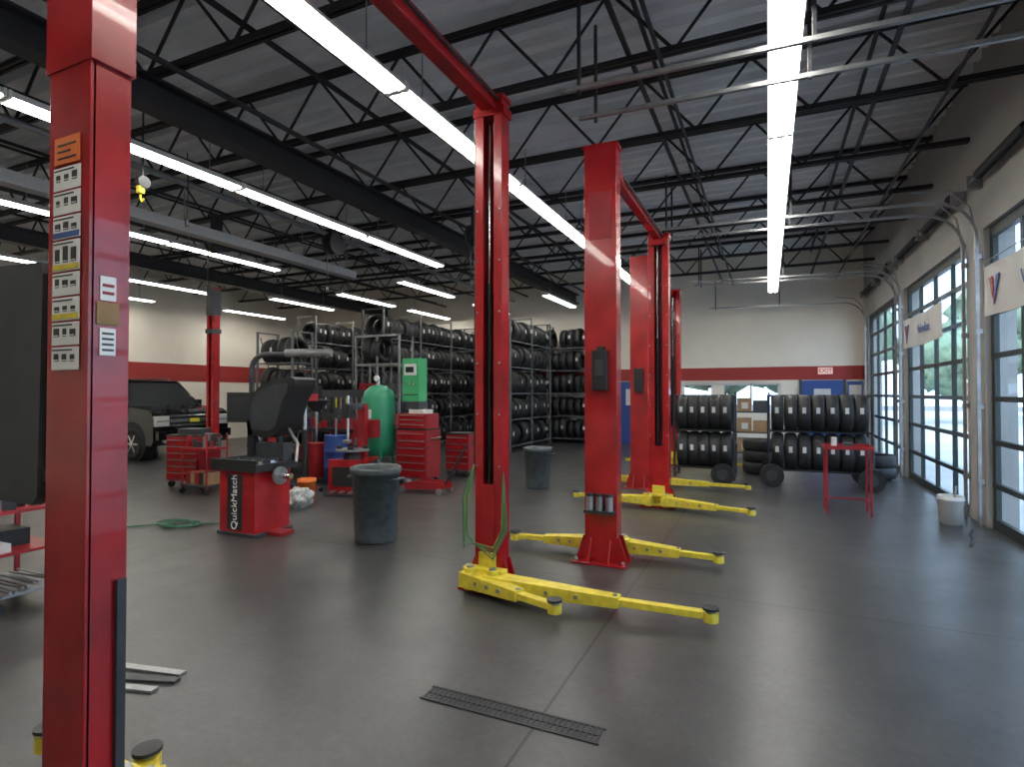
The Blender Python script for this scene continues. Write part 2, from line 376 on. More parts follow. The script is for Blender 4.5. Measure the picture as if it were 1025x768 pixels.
# lift B
m=MB()
post(m,-1.44,5.28,3.95,.31,.16,1,[(-2.42,5.42),(-.42,5.45)])
post(m,-1.40,8.15,3.82,.28,.16,-1,[(-2.58,8.0),(-.2,7.72)])
m.bb(-1.45,-1.35,5.28,8.15,3.74,3.84,RED)
for yy in (5.4,8.05): m.bb(-1.52,-1.28,yy-.08,yy+.08,3.66,3.74,RED)
m.cyl((-1.33,5.3,3.8),(-1.33,8.1,3.8),.012,BLK,6)
yb=5.28-.08
m.bb(-1.50,-1.36,yb-.09,yb-.005,1.62,1.99,BLK); m.bb(-1.47,-1.39,yb-.1,yb-.09,1.75,1.9,DGR); m.bb(-1.465,-1.395,yb-.05,yb-.008,1.99,2.03,BLK)
for s in (-.09,0,.09):
    m.cyl((-1.44+s,yb-.05,.5),(-1.44+s,yb-.05,.63),.036,STEEL,12); m.cyl((-1.44+s,yb-.05,.63),(-1.44+s,yb-.05,.65),.04,DST,12)
m.bb(-1.58,-1.3,yb-.1,yb-.005,.47,.5,DST)
m.bb(-1.55,-1.33,yb-.012,yb-.005,3.05,3.5,REDD)
m.done('two_post_car_lift',0.004)
# lift C
m=MB()
post(m,-1.96,9.55,3.87,.3,.16,1,[(-2.9,9.75),(-.3,9.72)])
post(m,-1.90,12.9,3.86,.3,.16,-1,[(-2.9,12.7),(-.25,12.6)])
m.bb(-2.0,-1.88,9.55,12.9,3.74,3.86,RED); m.bb(-2.03,-1.89,9.38,9.46,1.6,2.0,BLK)
m.done('two_post_car_lift',0.004)
m=MB(); post(m,-11.2,8.65,3.9,.22,.14,-1,[(-11.6,8.0),(-10.5,8.2)]); m.bb(-11.33,-11.07,8.55,8.75,2.9,3.0,DGR); m.bb(-11.32,-11.08,8.56,8.74,3.3,3.9,DGR)
m.done('lift_post')

# ------------------------------------------------------------------ drain + floor bits
m=MB(); cx,cy=-1.19,2.58
m.bb(cx-.47,cx+.47,cy-.062,cy+.062,.0,.002,BLK)
m.bb(cx-.48,cx+.48,cy-.068,cy-.055,.0,.006,DST); m.bb(cx-.48,cx+.48,cy+.055,cy+.068,0,.006,DST)
x=cx-.47
while x<cx+.47: m.bb(x,x+.011,cy-.06,cy+.06,.0,.005,DST); x+=.029
m.bb(cx-.47,cx+.47,cy-.005,cy+.005,0,.006,DST)
m.done('floor_drain_grate')
m=MB()
for k,(dx,dy,a) in enumerate(((0,0,.25),(.02,.1,.33),(-.03,.19,.2))): m.box((-3.2+dx,1.93+dy,.008),(.42,.05,.014),DGR if k==1 else STEEL,a)
m.done('metal_shim_strips')

# ------------------------------------------------------------------ bins, buckets
def bin_(x,y,r,h,name='trash_can'):
    m=MB(); T=Matrix.Translation((x,y,0))
    m.lathe([(0,0.0),(r*.8,0.0),(r*.84,.03),(r*.95,h*.9),(r*.97,h*.9),(r*1.02,h*.92),(r*1.04,h*.97),(r*1.0,h),(r*.94,h*.985),(r*.9,h*.9),(r*.78,.05),(0,.05)],CAN,T,32)
    for s in (-1,1): m.tube([(x+s*r*.95,y-.09,h*.84),(x+s*(r*.95+.06),y-.08,h*.85),(x+s*(r*.95+.06),y+.08,h*.85),(x+s*r*.95,y+.09,h*.84)],.014,CAN,6)
    m.done(name)
bin_(-3.88,4.98,.265,.80); bin_(-3.54,8.85,.235,.68)
def bucket(x,y,r,h,mt):
    m=MB(); T=Matrix.Translation((x,y,0))
    m.lathe([(0,0),(r*.86,0),(r*.98,h*.85),(r*1.05,h*.86),(r*1.05,h*.9),(r,h*.91),(r*1.04,h),(r*.96,h),(r*.84,.02),(0,.02)],mt,T,24)
    m.tube([(x-r,y,h*.88)]+[(x+r*1.1*math.cos(R(a)),y-.25*r,h*.88-abs(math.sin(R(a)))*r*.9) for a in range(160,19,-20)]+[(x+r,y,h*.88)],.004,STEEL,5)
    return m
m=bucket(2.02,8.5,.135,.34,PAPER); m.cyl((2.05,8.55,.1),(2.10,8.6,.45),.012,STEEL,8); m.done('paint_bucket')
bucket(-6.25,6.4,.13,.32,ORG).done('orange_bucket')
import bmesh
bm=bmesh.new(); bmesh.ops.create_icosphere(bm,subdivisions=4,radius=.2)
from mathutils import noise as mn
for v in bm.verts: v.co*=1+.28*mn.noise(v.co*9); v.co.z=max(v.co.z*.75,-.12)
me=bpy.data.meshes.new('plastic_bag'); bm.to_mesh(me); bm.free(); me.materials.append(WRAP)
o=bpy.data.objects.new('plastic_bag',me); o.location=(-6.0,6.0,.12); bpy.context.collection.objects.link(o)
m=MB(); pts=[]
for i in range(70):
    a=i*.35; r=.16+.05*math.sin(i*.41); pts.append((-6.45+r*1.3*math.cos(a),4.55+r*math.sin(a),.012+.0005*i))
pts+= [(-6.7,4.4,.02),(-7.0,4.1,.012),(-7.4,3.95,.012),(-8.0,4.0,.012)]
m.tube(pts,.009,GREENH,6); m.tube([(-6.3,4.6,.02),(-6.15,4.75,.015),(-6.0,4.8,.012),(-5.82,4.75,.012)],.009,GREENH,6); m.done('air_hose')
m=MB(); m.tube([(2.15,8.2,.012),(2.05,7.9,.012),(2.0,7.6,.012),(1.9,7.3,.012)],.012,BLK,6); m.done('power_cable')

# ------------------------------------------------------------------ wheel balancer
m=MB(); x0,x1,y0,y1=-5.7,-5.15,4.5,5.0
m.bb(x0,x1,y0,y1,.03,.72,RED)
m.bb(x0-.02,x1+.03,y0-.02,y1+.02,0,.035,DGR)
m.bb(x0+.13,x0+.36,y0-.006,y0,.06,.68,BLK)
m.bb(x1+.001,x1+.22,y0+.15,y1-.15,0.0,.04,REDD)
m.bb(x0-.1,x1+.06,y0-.04,y1+.06,.72,.80,BLK)
for k in range(6): m.bb(x0-.08+k*.115,x0-.075+k*.115,y0-.03,y1+.05,.8,.84,DGR)
for k in range(14): m.box((x0-.02+.045*k,y0+.1+.13*(k%3),.815),(.03,.05,.03),random.choice([STEEL,DGR,PAPER,CHR]),.2*k)
m.bb(x0-.1,x1+.06,y0-.04,y0-.02,.8,.85,BLK); m.bb(x0-.1,x1+.06,y1+.04,y1+.06,.8,.88,BLK)
m.bb(x0+.02,x0+.1,y1-.15,y1-.05,.8,1.25,BLK); m.box((x0-.06,y1-.14,1.42),(.40,.06,.36),BLK,.25); m.box((x0-.055,y1-.175,1.42),(.35,.01,.30),SCR,.25)
m.bb(x0+.1,x1,y1-.1,y1+.05,.8,1.0,DGR)
m.cyl((x1,y0+.25,.66),(x1+.28,y0+.25,.66),.035,CHR,14); m.cyl((x1+.1,y0+.25,.66),(x1+.13,y0+.25,.66),.1,STEEL,20)
m.cyl((x0-.12,y0+.25,.6),(x0,y0+.25,.6),.16,DGR,20)
hp=[(-.36,.0),(-.39,.18),(-.36,.36),(-.28,.50),(-.14,.60),(.06,.66),(.30,.69),(.38,.66),(.36,.56),(.26,.42),(.19,.24),(.13,.05),(.0,-.02)]
T=Matrix.Translation((x1-.16,y1+.02,1.09))
m.prism(hp,.34,BLK,T,True)
m.prism([(x*.8-.01,z*.8+.07) for x,z in hp],.36,DGR,T,True)
m.cyl((x1-.15,y1,.8),(x1-.2,y1+.02,1.15),.035,DGR,10)
m.tube([(x1+.2,y0+.4,.8),(x1+.12,y1,1.0),(x1-.05,y1,1.2)],.02,STEEL,8)
wb=m.done('wheel_balancer',0.008,(-5.42,4.75,0))
text('label','QuickMatch',.125,LABEL,Matrix.Translation((x0+.245,y0-.008,.37))@Matrix.Rotation(R(90),4,'X')@Matrix.Rotation(R(90),4,'Z'),wb)

# ------------------------------------------------------------------ tyres
TP=[(.20,-.085),(.235,-.105),(.285,-.112),(.31,-.095),(.322,-.06),(.325,0),(.322,.06),(.31,.095),(.285,.112),(.235,.105),(.20,.085),(.27,.07),(.27,-.07)]
TPL=[(.20,-.08),(.275,-.105),(.315,-.08),(.325,0),(.315,.08),(.275,.105),(.20,.08),(.26,.05),(.26,-.05)]
def tyre(m,c,axis,s=1.0,seg=18,prof=TPL,w=1.0):
    q=Vector(axis).to_track_quat('Z','Y').to_matrix().to_4x4()
    m.lathe([(r*s,z*s*w) for r,z in prof],TYRE,Matrix.Translation(c)@q,seg,True,True)
def rack(x0,x1,y0,y1,along,levels,name='tire_storage_rack'):
    m=MB()
    if along=='Y': L0,L1=y0,y1; cx=(x0+x1)/2
    else: L0,L1=x0,x1; cx=(y0+y1)/2
    n=max(1,int((L1-L0)/1.5))
    ztop=levels[-1]+.75
    def P(l,w,z): return (w,l,z) if along=='Y' else (l,w,z)
    w0,w1=(x0,x1) if along=='Y' else (y0,y1)
    for k in range(n+1):
        l=L0+(L1-L0)*k/n
        for w in (w0-.08,w1+.08): m.cyl(P(l,w,0),P(l,w,ztop),.03,RACK,4,sm=False)
        for lv in levels+[ztop-.02]: m.cyl(P(l,w0-.08,lv),P(l,w1+.08,lv),.022,RACK,4,sm=False)
        m.cyl(P(l,w0,.3),P(l,w1,1.6),.014,RACK,4); m.cyl(P(l,w1,1.6),P(l,w0,2.9),.014,RACK,4)
    for lv in levels:
        for w in (w0-.05,w1+.05): m.cyl(P(L0,w,lv),P(L1,w,lv),.024,RACK,4,sm=False)
    for lv in levels:
        l=L0+.2
        while l<L1-.12:
            if random.random()>.06:
                s=random.uniform(.9,1.06); c=P(l,cx+random.uniform(-.03,.03),lv+.265*s+.03)
                tyre(m,c,P(1,0,0),s,16)
                if random.random()>.6:
                    if along=='Y': m.box((c[0]+.325*s,c[1],c[2]+.05),(.01,.06,.10),PAPER)
                    else: m.box((c[0],c[1]-.325*s,c[2]+.05),(.06,.01,.10),PAPER)
            l+=.235
    m.done(name)
LV=[.15,.86,1.57,2.28,2.99]
rack(-12.0,-11.5,12.0,16.6,'Y',LV)
rack(-9.4,-8.9,11.6,16.6,'Y',LV)
rack(-6.8,-6.3,13.6,16.6,'Y',LV)
rack(-15.5,-4.9,16.95,17.35,'X',LV)
rack(-11.0,-9.9,9.75,10.2,'X',[.15,.86,1.57,2.28])

def cart(x0,x1,y,n,name='tire_display_rack',wheels=()):
    m=MB()
    st=(x1-x0)/n
    for lz in (.57,1.235):
        for k in range(n):
            c=(x0+st*(k+.5),y,lz); tyre(m,c,(1,0,0),1.01,26,TP,.86)
            m.box((c[0]-.01,y-.33,lz+.06),(.055,.006,.10),PAPER)
        for dy in (-.15,.15): m.cyl((x0-.04,y+dy,lz-.31),(x1+.04,y+dy,lz-.31),.018,DST,8)
    for xx in (x0-.04,x1+.04):
        for dy in (-.25,.25): m.cyl((xx,y+dy,.08),(xx,y+dy,1.55),.022,DST,8)
        for z in (.12,.7,1.54): m.cyl((xx,y-.25,z),(xx,y+.25,z),.02,DST,8)
    m.cyl((x0-.04,y+.25,1.54),(x1+.04,y+.25,1.54),.02,DST,8)
    for xx in wheels:
        m.cyl((xx,y-.46,.19),(xx,y-.36,.19),.19,TYRE,28); m.cyl((xx,y-.47,.19),(xx,y-.35,.19),.09,DGR,20); m.cyl((xx,y-.36,.19),(xx,y+.36,.19),.02,DST,8)
        m.cyl((xx,y+.34,.19),(xx,y+.42,.19),.19,TYRE,28)
    m.done(name)
cart(.04,1.50,11.0,7,wheels=(.05,1.5)); cart(-1.50,-.58,10.75,5,wheels=(-.72,))
m=MB()
for k in range(3): tyre(m,(-.15,12.2,.13+.22*k),(0,0,1),1,24,TP)
for k in range(2): tyre(m,(1.8,12.3,.13+.22*k),(0,0,1),1,24,TP)
m.done('tire_stack')

# ------------------------------------------------------------------ red stand
m=MB(); cx,cy=.95,8.7
for sx_ in (-.25,.25):
    for sy in (-.18,.18): m.bb(cx+sx_-.012,cx+sx_+.012,cy+sy-.012,cy+sy+.012,0,.85,REDD)
m.bb(cx-.28,cx+.28,cy-.21,cy+.21,.85,.865,REDD); 
for s in (-.21,.21): m.bb(cx-.28,cx+.28,cy+s-.006,cy+s+.006,.86,.9,REDD)
for s in (-.28,.28): m.bb(cx+s-.006,cx+s+.006,cy-.21,cy+.21,.86,.9,REDD)
m.bb(cx-.25,cx-.23,cy-.18,cy+.18,.15,.17,REDD); m.bb(cx+.23,cx+.25,cy-.18,cy+.18,.15,.17,REDD); m.bb(cx-.25,cx+.25,cy+.17,cy+.19,.15,.17,REDD)
m.cyl((cx-.15,cy,.865),(cx-.15,cy,1.0),.035,PAPER,12); m.bb(cx-.05,cx+.06,cy-.05,cy+.05,.865,.93,DGR)
m.done('parts_stand')

# ------------------------------------------------------------------ tool cabinets
def cabinet(x,y,w,d,h,rows,rz=0,top=True):
    m=MB(); T=lambda c:(Matrix.Translation((x,y,0))@Matrix.Rotation(rz,4,'Z')@Vector(c))
    def B(c,dm,mt): m.box(T(c),dm,mt,rz)
    B((0,0,h/2+.06),(w,d,h-.12),REDD)
    z=.16; hh=(h-.2)/rows
    for r in range(rows):
        B((0,-d/2-.008,z+hh/2),(w*.94,.018,hh*.86),RED); B((0,-d/2-.028,z+hh*.8),(w*.88,.022,.012),STEEL); z+=hh
        B((w/2+.004,0,z-hh*.1),(.006,d*.9,.01),DGR)
    B((0,0,h+.01),(w*1.02,d*1.02,.025),BLK if top else REDD)
    for sx in (-1,1):
        for sy in (-1,1):
            c=T((sx*w*.42,sy*d*.38,.055)); m.cyl((c.x-.02,c.y,c.z),(c.x+.02,c.y,c.z),.055,BLK,14); B((sx*w*.42,sy*d*.38,.1),(.07,.05,.03),STEEL)
    c1=T((w/2+.05,-d*.35,h*.85)); c2=T((w/2+.05,d*.35,h*.85)); m.cyl(c1,c2,.012,CHR,8)
    return m,T,B
m,T,B=cabinet(-5.62,8.4,.62,.45,.95,6); B((0,0,1.1),(.58,.4,.26),REDD)
for k in range(3): B((0,-.205,1.02+.08*k),(.53,.014,.068),RED); B((0,-.22,1.04+.08*k),(.48,.014,.01),STEEL)
B((.05,0,1.26),(.3,.3,.08),PAPER); B((-.05,0,1.37),(.3,.28,.14),DGR); m.done('tool_cabinet',.004)
m=MB(); m.bb(-5.90,-5.55,8.3,8.56,1.44,2.2,GRN2); m.bb(-5.85,-5.60,8.285,8.3,1.9,2.1,PAPER); m.bb(-5.82,-5.65,8.28,8.29,1.95,2.05,SCR); m.bb(-5.87,-5.57,8.29,8.3,1.55,1.57,DGR)
for k in range(3): m.cyl((-5.82+.09*k,8.27,1.75),(-5.82+.09*k,8.3,1.75),.022,CHR,12)
m.done('nitrogen_generator',.01)
m,T,B=cabinet(-5.4,9.6,.5,.45,.80,5); m.done('tool_cabinet',.004)
m,T,B=cabinet(-9.0,6.6,.65,.5,.86,6,.2); B((0,0,.93),(.4,.3,.1),DGR); m.done('tool_cabinet',.004)
# tank
m=MB(); cx,cy,r=-6.33,8.2,.29
m.lathe([(0,.42),(r*.5,.45),(r*.85,.53),(r,.65),(r,1.5),(r*.85,1.62),(r*.5,1.71),(0,1.74)],GRN,Matrix.Translation((cx,cy,0)),32)
for k in range(4):
    a=R(45+90*k); m.cyl((cx+r*.85*math.cos(a),cy+r*.85*math.sin(a),0),(cx+r*.85*math.cos(a),cy+r*.85*math.sin(a),.62),.022,GRN,8)
m.cyl((cx,cy,1.7),(cx,cy,1.85),.025,CHR,10); m.cyl((cx-.03,cy-.05,1.85),(cx-.03,cy,1.85),.05,WHT,14); m.bb(cx-.06,cx+.06,cy-r-.006,cy-r+.02,1.15,1.3,PAPER)
m.tube([(cx,cy,1.8),(cx+.1,cy,1.95),(cx+.15,cy,1.8),(cx+.2,cy+.1,1.6)],.012,BLK,6)
m.done('air_tank')
def changer(x,y,rz,big=False):
    m=MB(); M=Matrix.Translation((x,y,0))@Matrix.Rotation(rz,4,'Z')
    P=lambda a:M@Vector(a)
    def B(c,d,mt): m.box(P(c),d,mt,rz)
    B((0,0,.28),(.55,.6,.56),RED); B((0,0,.02),(.65,.7,.04),DGR); B((0,-.305,.3),(.4,.01,.3),BLK)
    m.cyl(P((0,-.05,.56)),P((0,-.05,.68)),.14,DST,18,r2=.1); m.cyl(P((0,-.05,.68)),P((0,-.05,.71)),.27,STEEL,8,sm=False)
    for k in range(4):
        a=R(90*k+20); B((.2*math.cos(a),-.05+.2*math.sin(a),.735),(.08,.05,.05),DST)
    B((0,.28,.85),(.14,.12,1.1),REDD); B((0,.05,1.38),(.09,.62,.09),DGR); m.cyl(P((0,-.2,1.55)),P((0,-.2,.82)),.024,CHR,10); B((0,-.22,.84),(.1,.12,.05),STEEL); B((0,-.2,1.3),(.12,.12,.2),BLK)
    B((.32,.1,.35),(.05,.3,.35),BLK); m.tube([P((.34,.1,.55)),P((.45,0,.45)),P((.48,-.2,.2)),P((.45,-.3,.1))],.02,DGR,8)
    for k in range(3): B((-.15+.15*k,-.37,.08),(.06,.12,.02),STEEL)
    B((0,.42,1.0),(.4,.18,.3),REDD)
    if big:
        pts=[P((-.45,.4,0)),P((-.45,.4,2.0))]+[P((-.45+.25-.25*math.cos(R(t)),.4,2.0+.25*math.sin(R(t)))) for t in range(15,91,15)]+[P((.9,.4,2.25))]
        m.tube(pts,.045,DGR,10); m.cyl(P((.15,.4,2.27)),P((.95,.4,2.27)),.07,STEEL,12); m.cyl(P((.7,.4,2.2)),P((.7,.4,1.7)),.012,BLK,6); B((.7,.4,1.6),(.14,.14,.22),BLK)
    m.done('tire_changer',.006)
changer(-6.0,7.15,.2); changer(-7.5,6.75,.35,True)
# workbench with clutter
random.seed(11)
m=MB(); bx0,bx1,by0,by1=-9.2,-7.0,8.3,8.95
m.bb(bx0,bx1,by0,by1,.86,.92,DST); m.bb(bx0+.1,bx1-.1,by0+.05,by1-.05,.25,.28,DST)
for x in (bx0+.05,bx1-.05,(bx0+bx1)/2):
    for y in (by0+.05,by1-.05): m.bb(x-.03,x+.03,y-.03,y+.03,0,.86,REDD)
m.bb(bx0,bx1,by1-.03,by1,.92,1.65,DGR)
for k in range(44):
    x=random.uniform(bx0+.1,bx1-.1); y=random.uniform(by0+.1,by1-.15); h=random.uniform(.1,.36); mt=random.choice([REDD,BLK,PAPER,BLUE,BLK,DGR,STEEL,DGR])
    if k%2: m.cyl((x,y,.92),(x,y,.92+h*.8),.04,mt,10); m.cyl((x,y,.92+h*.8),(x,y,.92+h),.018,BLK,8)
    else: m.box((x,y,.92+h/2),(random.uniform(.08,.25),.12,h),mt,random.uniform(-.3,.3))
for k in range(16):
    x=bx0+.1+k*.13; l=random.uniform(.12,.35); m.box((x,by1-.045,1.5-l/2),(.03,.02,l),random.choice([STEEL,RED,CHR,BLK,YEL]))
for k in range(8):
    x=bx0+.25+.24*k; m.box((x,(by0+by1)/2,.28+.13),(.2,.3,.26),random.choice([REDD,DGR,CARD,BLUE]))
m.done('workbench')
m=MB(); x,y=-7.35,7.75
m.cyl((x,y,.1),(x,y,.7),.17,REDD,24); m.cyl((x,y,.7),(x,y,1.25),.025,CHR,10); m.cyl((x,y,1.25),(x,y,1.45),.05,DGR,20,r2=.24); m.cyl((x,y,1.45),(x,y,1.47),.24,DGR,20)
for k in range(4):
    a=R(90*k+45); m.cyl((x+.17*math.cos(a),y+.17*math.sin(a)-.015,.05),(x+.17*math.cos(a),y+.17*math.sin(a)+.015,.05),.05,BLK,12); m.cyl((x+.17*math.cos(a),y+.17*math.sin(a),.05),(x,y,.12),.015,STEEL,6)
m.done('oil_drain')
m=MB(); x,y=-6.93,7.78
m.lathe([(0,0),(.2,0),(.2,.28),(.208,.29),(.2,.3),(.2,.56),(.208,.57),(.2,.58),(.2,.84),(.205,.85),(.19,.85),(.19,.83),(0,.83)],BLUE,Matrix.Translation((x,y,0)),28); m.cyl((x,y,.83),(x,y,1.15),.02,STEEL,8); m.tube([(x,y,1.15),(x+.08,y-.05,1.2),(x+.15,y-.05,1.05)],.015,BLK,6); m.done('oil_drum')
m=MB(); x,y=-6.78,6.9
m.cyl((x,y,.12),(x,y,.16),.03,STEEL); m.cyl((x,y,.03),(x,y,1.0),.05,BLK,14); m.cyl((x,y,1.0),(x,y,1.45),.03,CHR,12); m.box((x,y,1.48),(.3,.25,.03),REDD); m.box((x-.14,y,1.53),(.02,.25,.1),REDD); m.box((x+.14,y,1.53),(.02,.25,.1),REDD)
for k in range(4):
    a=R(90*k+30); e=(x+.25*math.cos(a),y+.25*math.sin(a)); m.cyl((e[0],e[1],.06),(x,y,.1),.02,REDD,6); m.cyl((e[0]-.015,e[1],.04),(e[0]+.015,e[1],.04),.04,BLK,12)
m.done('transmission_jack')
m=MB(); x,y=-8.35,7.75
for k in range(4): tyre(m,(x,y,.12+.22*k),(0,0,1),1-.04*(k%2),26,TP)
m.done('tire_stack')
m=MB(); x,y=-8.2,6.2
m.bb(x-.3,x+.3,y-.2,y+.2,.12,.15,DGR); m.bb(x-.3,x+.3,y-.2,y+.2,.7,.73,REDD)
for sx_ in (-.28,.28):
    for sy in (-.18,.18): m.cyl((x+sx_,y+sy,.04),(x+sx_,y+sy,.95 if sx_>0 else .73),.014,REDD,8); m.cyl((x+sx_-.015,y+sy,.045),(x+sx_+.015,y+sy,.045),.045,BLK,12)
for k in range(12): 
    hh=random.uniform(.05,.22); m.box((x-.24+.042*k,y-.1+.09*(k%3),.73+hh/2),(.04,.07,hh),random.choice([BLK,STEEL,REDD,DGR,DGR]),.4*k)
for k in range(5): m.box((x-.22+.1*k,y,.15+.09),(.09,.25,.18),random.choice([BLK,REDD,DGR,CARD]))
m.done('tool_cart')
m=MB()
for x in (-8.6,-8.0,-7.4):
    for y in (10.3,10.8): m.bb(x-.02,x+.02,y-.02,y+.02,0,2.9,STEEL)
for z in (.15,.8,1.5,2.2,2.85):
    m.bb(-8.6,-7.4,10.28,10.32,z,z+.05,STEEL); m.bb(-8.6,-7.4,10.78,10.82,z,z+.05,STEEL); m.bb(-8.6,-7.4,10.3,10.8,z+.04,z+.05,DST)
    if z<2.1:
        x=-8.45
        while x<-7.5:
            m.box((x,10.5,z+.05+.13),(.2,.3,.26),random.choice([CARD,BLK,DGR,DGR,REDD])); x+=.27
for k in range(2): tyre(m,(-8.3+.26*k,10.55,2.58),(1,0,0),1,20)
m.done('storage_shelf')
m=MB(); 
for x in (-.75,.02):
    for y in (15.0,15.5): m.bb(x-.02,x+.02,y-.02,y+.02,0,1.6,DST)
for z in (.1,.6,1.1):
    m.bb(-.75,.02,15.0,15.5,z,z+.03,DST)
    m.bb(-.7,-.38,15.02,15.45,z+.03,z+.36,CARD); m.bb(-.34,-.02,15.02,15.45,z+.03,z+.3,CARD if z<1 else DGR); m.bb(-.6,-.45,15.01,15.02,z+.1,z+.25,PAPER)
m.done('storage_shelf')
m=MB(); m.bb(-1.6,-.9,15.6,16.2,.72,.76,CARD)
for x in (-1.57,-.93):
    for y in (15.63,16.17): m.bb(x-.02,x+.02,y-.02,y+.02,0,.72,DST)
m.bb(-1.5,-1.1,15.9,15.95,.8,1.1,BLK); m.bb(-1.35,-1.25,15.9,16.0,.76,.8,BLK); m.bb(-1.5,-1.1,15.65,15.8,.76,.78,PAPER); m.done('desk')
m=MB(); cx,cy=-5.3,2.35
for sx_ in (-.3,.3):
    for sy in (-.2,.2): m.bb(cx+sx_-.015,cx+sx_+.015,cy+sy-.015,cy+sy+.015,.05,.75,REDD); m.cyl((cx+sx_-.02,cy+sy,.05),(cx+sx_+.02,cy+sy,.05),.05,BLK,12)
for z in (.12,.42,.72): m.bb(cx-.32,cx+.32,cy-.22,cy+.22,z,z+.02,REDD if z>.2 else STEEL)
for k in range(9): m.cyl((cx-.4+.02*k,cy-.18+.045*k,.15+.01*(k%3)),(cx+.42-.03*k,cy-.2+.05*k,.16+.012*(k%2)),.01,STEEL,6)
for k in range(10): m.box((cx-.25+.055*k,cy-.1+.1*(k%3),.74+.05),(.04,.08,.1+.03*(k%2)),random.choice([BLK,REDD,DGR,STEEL]),.3*k)
m.bb(cx-.2,cx+.1,cy-.1,cy+.1,.44,.56,BLK); m.bb(cx+.12,cx+.28,cy-.2,cy-.1,.44,.50,PAPER)
m.done('tool_cart')
m=MB(); jx,jy=-5.0,7.7
for s in (-.12,.12): m.prism([(-.4,.05),(.4,.08),(.4,.18),(-.1,.2),(-.4,.12)],.02,REDD,Matrix.Translation((jx,jy+s,0)))
for x in (-.36,.33):
    for s in (-.16,.16): m.cyl((jx+x,jy+s-.02,.05),(jx+x,jy+s+.02,.05),.05,STEEL,14)
m.bb(jx-.3,jx+.3,jy-.11,jy+.11,.09,.12,REDD); m.cyl((jx-.35,jy,.15),(jx-.35,jy,.19),.06,STEEL,14); m.cyl((jx+.35,jy,.15),(jx+.75,jy,.8),.016,BLK,8); m.done('floor_jack')
m=MB(); m.cyl((-6.5,4.1,4.0),(-6.5,4.1,4.8),.012,DST,6); m.cyl((-6.54,4.1,4.0),(-6.46,4.1,4.0),.07,BLK,20); m.box((-6.5,4.08,3.93),(.06,.06,.12),YEL); m.tube([(-6.5,4.08,3.88),(-6.5,4.08,3.8),(-6.47,4.08,3.76),(-6.44,4.08,3.8)],.012,YEL,6); m.done('trolley_hook')
for x,y in ((-4.6,8.6),(-7.2,8.0),(-9.0,7.0)):
    m=MB(); m.bb(x-.03,x+.03,y-.1,y+.1,4.35,4.8,DST); m.cyl((x-.08,y,4.3),(x+.08,y,4.3),.17,BLK,22); m.cyl((x-.1,y,4.3),(x-.08,y,4.3),.2,DGR,22); m.cyl((x+.08,y,4.3),(x+.1,y,4.3),.2,DGR,22)
    m.tube([(x,y-.16,4.25),(x,y-.17,3.9),(x+.01,y-.17,3.5)],.012,BLK,6); m.cyl((x+.01,y-.17,3.42),(x+.01,y-.17,3.5),.025,DGR,10); m.done('hose_reel')
m=MB()
for x,y,l in ((-10.4,5.2,1.6),(-12.0,6.4,1.9),(-7.0,5.0,.9)):
    m.tube([(x,y,4.78),(x+.02,y,4.78-l*.5),(x,y,4.78-l)],.008,BLK,6); m.cyl((x,y,4.78-l-.08),(x,y,4.78-l),.025,BLK,8)
m.done('ceiling_drop_cord')

# ------------------------------------------------------------------ SUV (faces +X)
m=MB(); X0=-12.8; Yc=9.35; W=1.96; k_=.79
def S(poly,t,mt,yc=Yc,sm=False): m.prism([(X0+x,z) for x,z in poly],t,mt,Matrix.Translation((0,yc,0)),sm)
body=[(-5.1,.42),(-4.6,.34),(-.5,.34),(-.08,.36),(0,.5),(.0,.95),(-.08,1.12),(-.25,1.19),(-1.35,1.27),(-5.05,1.25),(-5.14,1.1)]
S([(x*k_,z) for x,z in body],W,CARP)
wy0,wy1=W/2-.06,W/2-.24
vs=[(X0-1.3*k_,Yc-wy0,1.25),(X0-5.05*k_,Yc-wy0,1.25),(X0-5.05*k_,Yc+wy0,1.25),(X0-1.3*k_,Yc+wy0,1.25),(X0-2.05*k_,Yc-wy1,1.84),(X0-4.9*k_,Yc-wy1,1.84),(X0-4.9*k_,Yc+wy1,1.84),(X0-2.05*k_,Yc+wy1,1.84)]
m.add(vs,[(0,1,5,4),(1,2,6,5),(2,3,7,6),(3,0,4,7)],CGL); m.add(vs,[(4,5,6,7)],CARP)
m.box((X0-3.47*k_,Yc,1.87),(2.8*k_,W-.5,.07),CARP)
